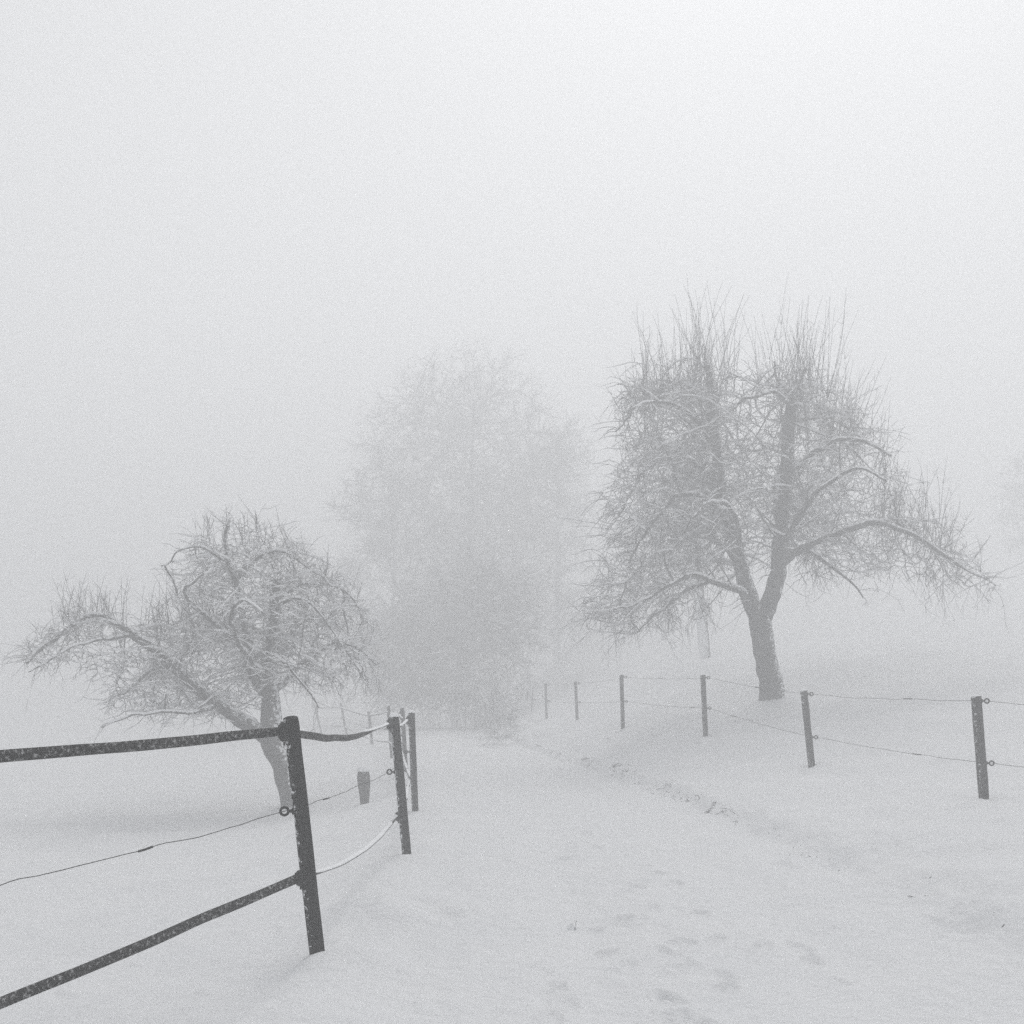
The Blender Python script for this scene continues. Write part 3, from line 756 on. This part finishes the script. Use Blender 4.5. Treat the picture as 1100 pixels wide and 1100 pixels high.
def ribbon(acc, snow, a, b, width, sag, twist=(0, 0), n=70, thick=0.0035, load=0.0, seed=0, bow=0.0):
    """flat tape from a to b; twist angles (from upright) along it; load = snow lying on it"""
    a = np.array(a); b = np.array(b); t = np.linspace(0, 1, n)
    P = a + (b - a)*t[:, None]; P[:, 2] -= sag*4*t*(1 - t)
    P[:, 2] += 0.004*vnoise(t*11, t*0 + seed, seed)
    T = np.gradient(P, axis=0); T /= np.linalg.norm(T, axis=1, keepdims=True)
    S = np.cross(T, [0, 0, 1]); S /= np.linalg.norm(S, axis=1, keepdims=True)
    Uv = np.cross(S, T)
    tw = np.interp(t, np.linspace(0, 1, len(twist)), twist) + 0.05*vnoise(t*7, t*0 + seed, seed + 1)
    A = Uv*np.cos(tw)[:, None] + S*np.sin(tw)[:, None]
    B = np.cross(T, A)
    wv = width*(1 + 0.04*vnoise(t*16, t*0, seed + 2))/2
    h = thick/2
    v = np.stack([P + A*wv[:, None] + B*h, P - A*wv[:, None] + B*h, P - A*wv[:, None] - B*h, P + A*wv[:, None] - B*h], 1)
    acc.add(v, grid_faces(n, 4, True))
    if snow is not None and load > 0:
        flat = np.abs(np.sin(tw))*wv
        k = np.clip(vnoise(t*14, t*0 + 2, seed + 5)*1.4 + 0.5 + load, 0, 1)*sstep(0.25, 0.6, np.abs(np.sin(tw)))
        top = np.abs(np.cos(tw))*wv
        Q = P.copy(); Q[:, 2] += top + 0.004
        rs = np.maximum((flat*0.85 + 0.003)*k, 1e-4)
        T2, U2, V2 = frames(Q[None]); 
        an = np.arange(8)/8*2*math.pi
        Sh = S[:, None]*np.cos(an)[None, :, None]*rs[:, None, None] + np.array([0, 0, 1.0])*np.sin(an)[None, :, None]*np.minimum(rs*0.8, 0.012)[:, None, None]
        snow.add(Q[:, None] + Sh, grid_faces(n, 8, True))

def wire(acc, a, b, r, sag, seed, kink=0.012, n=46):
    a = np.array(a, float); b = np.array(b, float); t = np.linspace(0, 1, n)
    P = a + (b - a)*t[:, None]; P[:, 2] -= sag*4*t*(1 - t)
    e = np.minimum(t, 1-t)*8; e = np.clip(e, 0, 1)
    P[:, 2] += kink*e*(vnoise(t*13, t*0 + seed, seed) + 0.5*vnoise(t*34, t*0 + seed, seed + 1))
    P[:, 0] += 0.6*kink*e*vnoise(t*17, t*0 + seed + 4, seed + 2)
    tubes(acc, P[None], np.full((1, n), r), 5)
    g = rng(seed); k = g.integers(8, n - 8)   # one wire knot in each span
    tubes(acc, P[None, k-1:k+2], np.full((1, 3), r*2.6), 6)
    return P

def build_left_fence():
    posts = [  # top px,py ; foot px,py ; distance
        ((312, 769), (340, 1018), 5.7), ((423.5, 769), (437, 918), 9.4), ((442, 765), (446, 871), 13.0),
        ((432, 760), (436, 826), 20.0), ((417, 758), (421, 814), 24.5), ((396, 764), (400, 803), 31.0), ((366, 755), (372, 787), 37.0), ((337, 755), (345, 786), 43.0)]
    root = empty('ribbon_fence', (-1.1, 5.7, H(-1.1, 5.7)), label='black fence of round posts, snowy ribbons and a thin wire left of the track', cat='fence')
    aR, aS, aW = Acc(), Acc(), Acc()
    r = 0.0425
    info = []
    for k, (tp, ft, D) in enumerate(posts):
        f = at(ft[0], ft[1], D); t = at(tp[0], tp[1], D)
        gz = H(f[0], f[1])
        ax = (t - f)/np.linalg.norm(t - f)
        f2 = f - ax*((f[2] - gz)/ax[2] + 0.35)
        a = Acc(); post_mesh(a, f2, t, r if k else 0.043, 22 if k < 3 else 10, True, 40 + k)
        po = a.build('post', M_POST, root)
        if k > 0:
            s = Acc(); cap_snow(s, t, r, 0.03 if k < 4 else 0.04); s.build('snow_cap', M_TSNOW, po)
        if 0 < k < 5:   # snow blown onto the field side of the post
            s = Acc(); tt = np.linspace(0.10, 0.97, 40)
            P = f + (t - f)*tt[:, None] + np.array([-(r + 0.001) if k < 3 else -r, -0.012, 0])
            rs = 0.013*np.clip(0.55 + 0.9*vnoise(tt*14, tt*0 + k, k + 3), 0.02, 1)*sstep(1.0, 0.9, tt)*(0.4 if k == 1 else 1)
            tubes(s, P[None], np.maximum(rs, 2e-4)[None], 6); s.build('blown_snow', M_TSNOW, po)
        info.append((f, t, ax, po))
    field = np.array([-1.0, -0.25])
    def on(k, py):
        f, t, ax, po = info[k]; z = EYE - (py - HOR)/F*posts[k][2]
        return f + ax*((z - f[2])/ax[2])
    # attachment heights per post : top ribbon, wire eye, lower ribbon (photo rows)
    top_y = [786, 778, 774, 768, 765, 769, 760, 760]; mid_y = [871, 829, 807.5, 790, 783, 782, 771, 771]; low_y = [943, 877, 838, 806, 797, 794, 780, 779]
    T, Mi, L = [], [], []
    for k in range(len(posts)):
        po = info[k][3]; sc = 1.0
        if k < 4:
            T.append(tape_insulator(po, on(k, top_y[k]), field, r, 0.95)); L.append(tape_insulator(po, on(k, low_y[k]), field, r, 0.75))
            Mi.append(ring_insulator(po, on(k, mid_y[k]), field, r, 1.15))
        else:
            T.append(on(k, top_y[k]) + np.array([-r, 0, 0])); L.append(on(k, low_y[k]) + np.array([-r, 0, 0])); Mi.append(ring_insulator(po, on(k, mid_y[k]), field, r, 1.3))
    # towards the camera, on past the edge of the picture
    e = 1.0
    Tn = np.array([-3.15, 2.65, 1.205]); Ln = np.array([-3.15, 2.65, -0.03]); Mn = np.array([-3.15, 2.65, 0.55])
    g1 = T[0] + (Tn - T[0])*1.0
    ribbon(aR, aS, T[0], Tn, 0.052, 0.015, (0.1, 0.15, 0.12, 0.2), 120, 0.004, 0, 3)
    ribbon(aR, aS, L[0], Ln, 0.050, 0.02, (0.35, 0.25, 0.2, 0.3), 120, 0.004, 0, 5)
    tws = [(0.9, 0.25, 0.1, 0.3, 1.1, 1.45), (1.3, 1.0, 1.2), (0.8, 0.3, 1.2), (1.0, 0.5, 1.0), (1, .5), (1, .5), (1, .5)]
    twl = [(1.15, 1.35, 1.3, 1.35, 1.2), (1.2, 1.4, 1.2), (1.0, 1.3), (1, 1.2), (1, 1.2), (1, 1.2), (1, 1.2)]
    # the lower tape of the first span is weighed down by snow
    for k in range(len(posts) - 1):
        a0 = T[k] + np.array([0.03, 0.05, 0]) if k < 4 else T[k]
        ribbon(aR, aS, a0, T[k+1], 0.046, [0.075, 0.05, 0.05, 0.03, 0.02, 0.02, 0.02][k], tws[k], 80, 0.004, 0.5, 20 + k)
        b0 = L[k] + np.array([0.03, 0.05, 0]) if k < 4 else L[k]
        ribbon(aR, aS, b0, L[k+1], 0.046, [0.10, 0.06, 0.05, 0.03, 0.02, 0.02, 0.02][k], twl[k], 80, 0.004, 0.8, 40 + k)
        wire(aW, Mi[k], Mi[k+1], 0.0022 if k < 2 else 0.003, 0.02, 60 + k, 0.006)
    wire(aW, Mn, Mi[0], 0.0022, 0.02, 59, 0.012, 90)
    ro = aR.build('ribbon', M_RIB, root); aS.build('settled_snow', M_TSNOW, ro)
    aW.build('wire', M_WIRE, root)

def build_right_fence():
    posts = [((1048.5, 748), (1057, 857), 11.0), ((863.5, 742), (872, 823), 14.8), ((755, 725), (758, 789), 18.6), ((667.5, 725), (669, 776), 23.0),
             ((618, 732), (620, 772), 29.0), ((586, 734), (587, 768), 35.0), ((573, 737), (571, 763), 42.0), ((566, 742), (567, 767), 47.0)]
    root = empty('wire_fence', (3.5, 18.6, H(3.5, 18.6)), label='thin post and two-wire fence running along the bank right of the track', cat='fence')
    aW = Acc(); eyesT, eyesL = [], []
    for k, (tp, ft, D) in enumerate(posts):
        r = [0.053, 0.05, 0.047, 0.045, 0.045, 0.045, 0.03, 0.025][k]
        f = at(ft[0], ft[1], D); t = at(tp[0], tp[1], D)
        gz = H(f[0], f[1]); ax = (t - f)/np.linalg.norm(t - f)
        f2 = f - ax*((f[2] - gz)/ax[2] + 0.3)
        a = Acc(); post_mesh(a, f2, t, r, 18 if k < 4 else 8, False, 80 + k)
        po = a.build('post', M_POSTR, root)
        s = Acc(); cap_snow(s, t, r, [0.02, 0.028, 0.02, 0.02, .02, .02, .02, .02][k]); s.build('snow_cap', M_TSNOW, po)
        h = t[2] - f[2]
        side = (1, -0.15)
        sc = 1.25 if k < 4 else 1.4
        p1 = t - ax*0.05; p2 = t - ax*(h*(0.66 if k == 0 else 0.62 if k == 1 else 0.56))
        eyesT.append(ring_insulator(po, p1, side, r, sc)); eyesL.append(ring_insulator(po, p2, side, r, sc))
    eyesT.insert(0, np.array([5.9, 7.4, 1.20])); eyesL.insert(0, np.array([5.9, 7.4, 0.72]))
    for k in range(len(posts)):
        r = 0.0027 if k < 2 else 0.0032
        wire(aW, eyesT[k], eyesT[k+1], r, [0.0, 0.02, 0.03, 0.03, 0.02, 0.02, 0.02, 0.01][k], 100 + k, 0.010)
        wire(aW, eyesL[k], eyesL[k+1], r, [0.0, 0.03, 0.03, 0.02, 0.02, 0.02, 0.02, 0.01][k], 120 + k, 0.008)
    aW.build('wire', M_WIRE, root)

# ------------------------------------------------------------------ small things
def build_stake():
    D = 16.3
    b = at(391.5, 866, D); b[2] = H(b[0], b[1]); t = at(391, 828, D)
    root = empty('wooden_stake', b, label='short broad weathered wooden stake capped with snow behind the ribbon fence', cat='stake')
    # a split board, wider at the top, with a ragged top edge
    a = Acc(); n = 16
    lv = np.linspace(-0.25, 1, 14); h = t[2] - b[2]
    rings = []
    for q in lv:
        w = (0.065 + 0.035*np.clip(q*1.6, 0, 1) - 0.02*sstep(0.85, 1, q)); d = 0.045
        an = np.arange(n)/n*2*math.pi
        x = w*np.sign(np.cos(an))*np.abs(np.cos(an))**0.6*(1 + 0.05*np.sin(an*3 + q*4)); y = d*np.sign(np.sin(an))*np.abs(np.sin(an))**0.6
        z = b[2] + h*q + (0.03*np.sin(an*2 + 1) + 0.02*np.sin(an*5) if q > 0.98 else 0*an)
        rings.append(np.stack([b[0] - 0.015*q + x, b[1] + y, z], -1))
    a.add(np.array(rings), grid_faces(len(lv), n, True))
    top = rings[-1]; c = top.mean(0) - [0, 0, 0.015]
    nb = a.n; j = np.arange(n)
    a.add(np.vstack([top, c]), np.stack([j, (j+1) % n, np.full(n, n)], -1), True)
    po = a.build('board', M_STAKE, root)
    s = Acc(); cap_snow(s, c + [0.005, -0.01, 0.02], 0.105, 0.085); s.build('snow_cap', M_TSNOW, po)

def build_grass():
    """dead grass and weeds poking out along the cut edge of the bank"""
    g = rng(9); P0 = []
    clumps = []
    for px, py, n in [(600, 814, 14), (612, 817, 10), (620, 819, 12), (632, 822, 16), (634, 824, 16), (655, 816, 8), (659, 812, 8), (661, 833, 18), (672, 834, 20), (674, 836, 12), (681, 841, 10), (697, 848, 14), (710, 853, 12),
                      (718, 856, 14), (730, 860, 18), (736, 862, 14), (752, 866, 8), (764, 871, 18), (772, 875, 18), (790, 880, 8), (820, 895, 8), (852, 915, 10), (862, 914, 14), (880, 921, 14), (905, 930, 10), (990, 962, 18), (1005, 955, 8), (648, 803, 6)]:
        D = 1.5*F/(py - HOR)*0.97; x = (px - 550)/F*D
        clumps.append((x, D, n))
    for y in np.arange(5, 34, 0.22):
        if g.random() < 0.6: clumps.append((float(XR(y)) + 0.05 + g.normal(0, 0.04), y, int(g.integers(2, 7))))
    for q in np.linspace(0, 1, 26):   # foot of the tree bank
        px = 700 + 140*q; D = 20.3 - 0.4*q
        if g.random() < 0.8: clumps.append(((px - 550)/F*D, D + g.normal(0, .08), int(g.integers(3, 9))))
    for k in range(14): clumps.append((-1.2 + g.normal(0, 1.2)*0.4 + 1.0, 33 + g.normal(0, 2.5), 8))
    st, ln = [], []
    for x, y, n in clumps:
        for _ in range(int(n*1.3) if y > 11 else max(2, n//3)):
            xx = x + g.normal(0, 0.05); yy = y + g.normal(0, 0.05)
            st.append([xx, yy, H(xx, yy) - 0.015]); ln.append(g.uniform(0.02, 0.06 if y < 12 else 0.10))
    st = np.array(st); n = len(st)
    d = np.stack([g.normal(-0.45, 0.6, n), g.normal(-0.2, 0.5, n), g.uniform(0.1, 0.8, n)], -1)
    P, rd = grow(g, st, d, np.array(ln), g.uniform(0.003, 0.0065, n), 5, 0.2, -0.18, 0.3)
    a = Acc(); tubes(a, P, rd, 3)
    o = a.build('dead_grass', M_GRASS)
    tag(o, 'dead grass blades poking out of the snow along the track edge', 'grass', kind='stuff')

def build_clod():
    x, y = (614 - 550)/F*6.75, 6.75
    z = H(x, y)
    root = empty('snow_clod', (x, y, z), label='small crumbled snow clod with a bent twig lying on the track', cat='snow clod')
    g = rng(3); a = Acc()
    n, m = 16, 10
    an = np.arange(n)/n*2*math.pi; rings = []
    for q in np.linspace(0, 1, m):
        rr = 0.032*np.cos(q*math.pi/2*0.97)**0.6
        nz = 1 + 0.18*np.sin(an*3 + q*5) + 0.12*np.sin(an*5 + 2)
        rings.append(np.stack([x + rr*nz*np.cos(an), y + rr*nz*np.sin(an), z - 0.005 + 0.040*q + 0.006*np.sin(an*4 + q*9)], -1))
    a.add(np.array(rings), grid_faces(m, n, True)); a.build('lump', M_TSNOW, root)
    t = Acc(); tubes(t, np.array([[[x + .02, y - .02, z], [x + .028, y - .02, z + .03], [x + .025, y - .015, z + .05], [x + .036, y - .01, z + .062]]]), np.full((1, 4), 0.0014), 4)
    t.build('twig', M_TWIG, root)

# ------------------------------------------------------------------ build
build_ground(); build_path()
build_left_fence(); build_right_fence()
build_left_tree(); build_right_tree(); build_back_trees()
build_stake(); build_grass(); build_clod()

# ------------------------------------------------------------------ fog
HAZE_D = 0.0345
def build_haze():
    s = 430; z0, z1 = -6.0, 24.5
    v = np.array([[x, y, z] for z in (z0, z1) for y in (-s, s) for x in (-s, s)], float)
    f = np.array([[0, 2, 3, 1], [4, 5, 7, 6], [0, 1, 5, 4], [2, 6, 7, 3], [0, 4, 6, 2], [1, 3, 7, 5]])
    m = bpy.data.materials.new('fog'); m.use_nodes = True; nt = m.node_tree
    nt.nodes.remove(nt.nodes['Principled BSDF'])
    out = nt.nodes['Material Output']
    pv = N(nt, 'ShaderNodeVolumePrincipled')
    pv.inputs['Color'].default_value = (0.98, 0.984, 0.99, 1)
    pv.inputs['Density'].default_value = HAZE_D
    pv.inputs['Anisotropy'].default_value = 0.25
    nt.links.new(pv.outputs['Volume'], out.inputs['Volume'])
    o = make_obj('haze', v, f, m, smooth=False)
    tag(o, 'even pale fog filling the air', 'fog', kind='stuff')
build_haze()

# ------------------------------------------------------------------ light
SUN_EL, SUN_AZ = R(54), R(17)      # ahead of the camera, a little to the right, behind the cloud
w = bpy.data.worlds.new('World'); bpy.context.scene.world = w; w.use_nodes = True
nt = w.node_tree; bg = nt.nodes['Background']
sky = N(nt, 'ShaderNodeTexSky'); sky.sky_type = 'NISHITA'; sky.sun_disc = False
sky.sun_elevation = SUN_EL; sky.sun_rotation = SUN_AZ
sky.air_density = 1.0; sky.dust_density = 1.0
hs = N(nt, 'ShaderNodeHueSaturation'); hs.inputs['Saturation'].default_value = 0.06
nt.links.new(sky.outputs[0], hs.inputs['Color']); nt.links.new(hs.outputs[0], bg.inputs['Color'])
bg.inputs['Strength'].default_value = 0.12

sd = bpy.data.lights.new('sun', 'SUN'); sd.energy = 1.0; sd.angle = R(25); sd.color = (1.0, 0.99, 0.975)
so = bpy.data.objects.new('sun', sd); C.objects.link(so)
so.rotation_euler = (R(90) - SUN_EL, 0, math.pi - SUN_AZ)

# ------------------------------------------------------------------ camera
cd = bpy.data.cameras.new('camera'); cam = bpy.data.objects.new('camera', cd); C.objects.link(cam)
cd.sensor_width = 36; cd.lens = 36.0; cd.shift_y = (HOR - 550)/1100.0
cd.clip_start = 0.05; cd.clip_end = 2000
cam.location = (0, 0, EYE); cam.rotation_euler = (R(90), 0, 0)
sc = bpy.context.scene; sc.camera = cam
sc.view_settings.view_transform = 'Standard'; sc.view_settings.look = 'None'
sc.view_settings.gamma = 1.0; sc.view_settings.exposure = 0.58
sc.cycles.use_denoising = False
sc.cycles.volume_bounces = 3
sc.cycles.max_bounces = 8
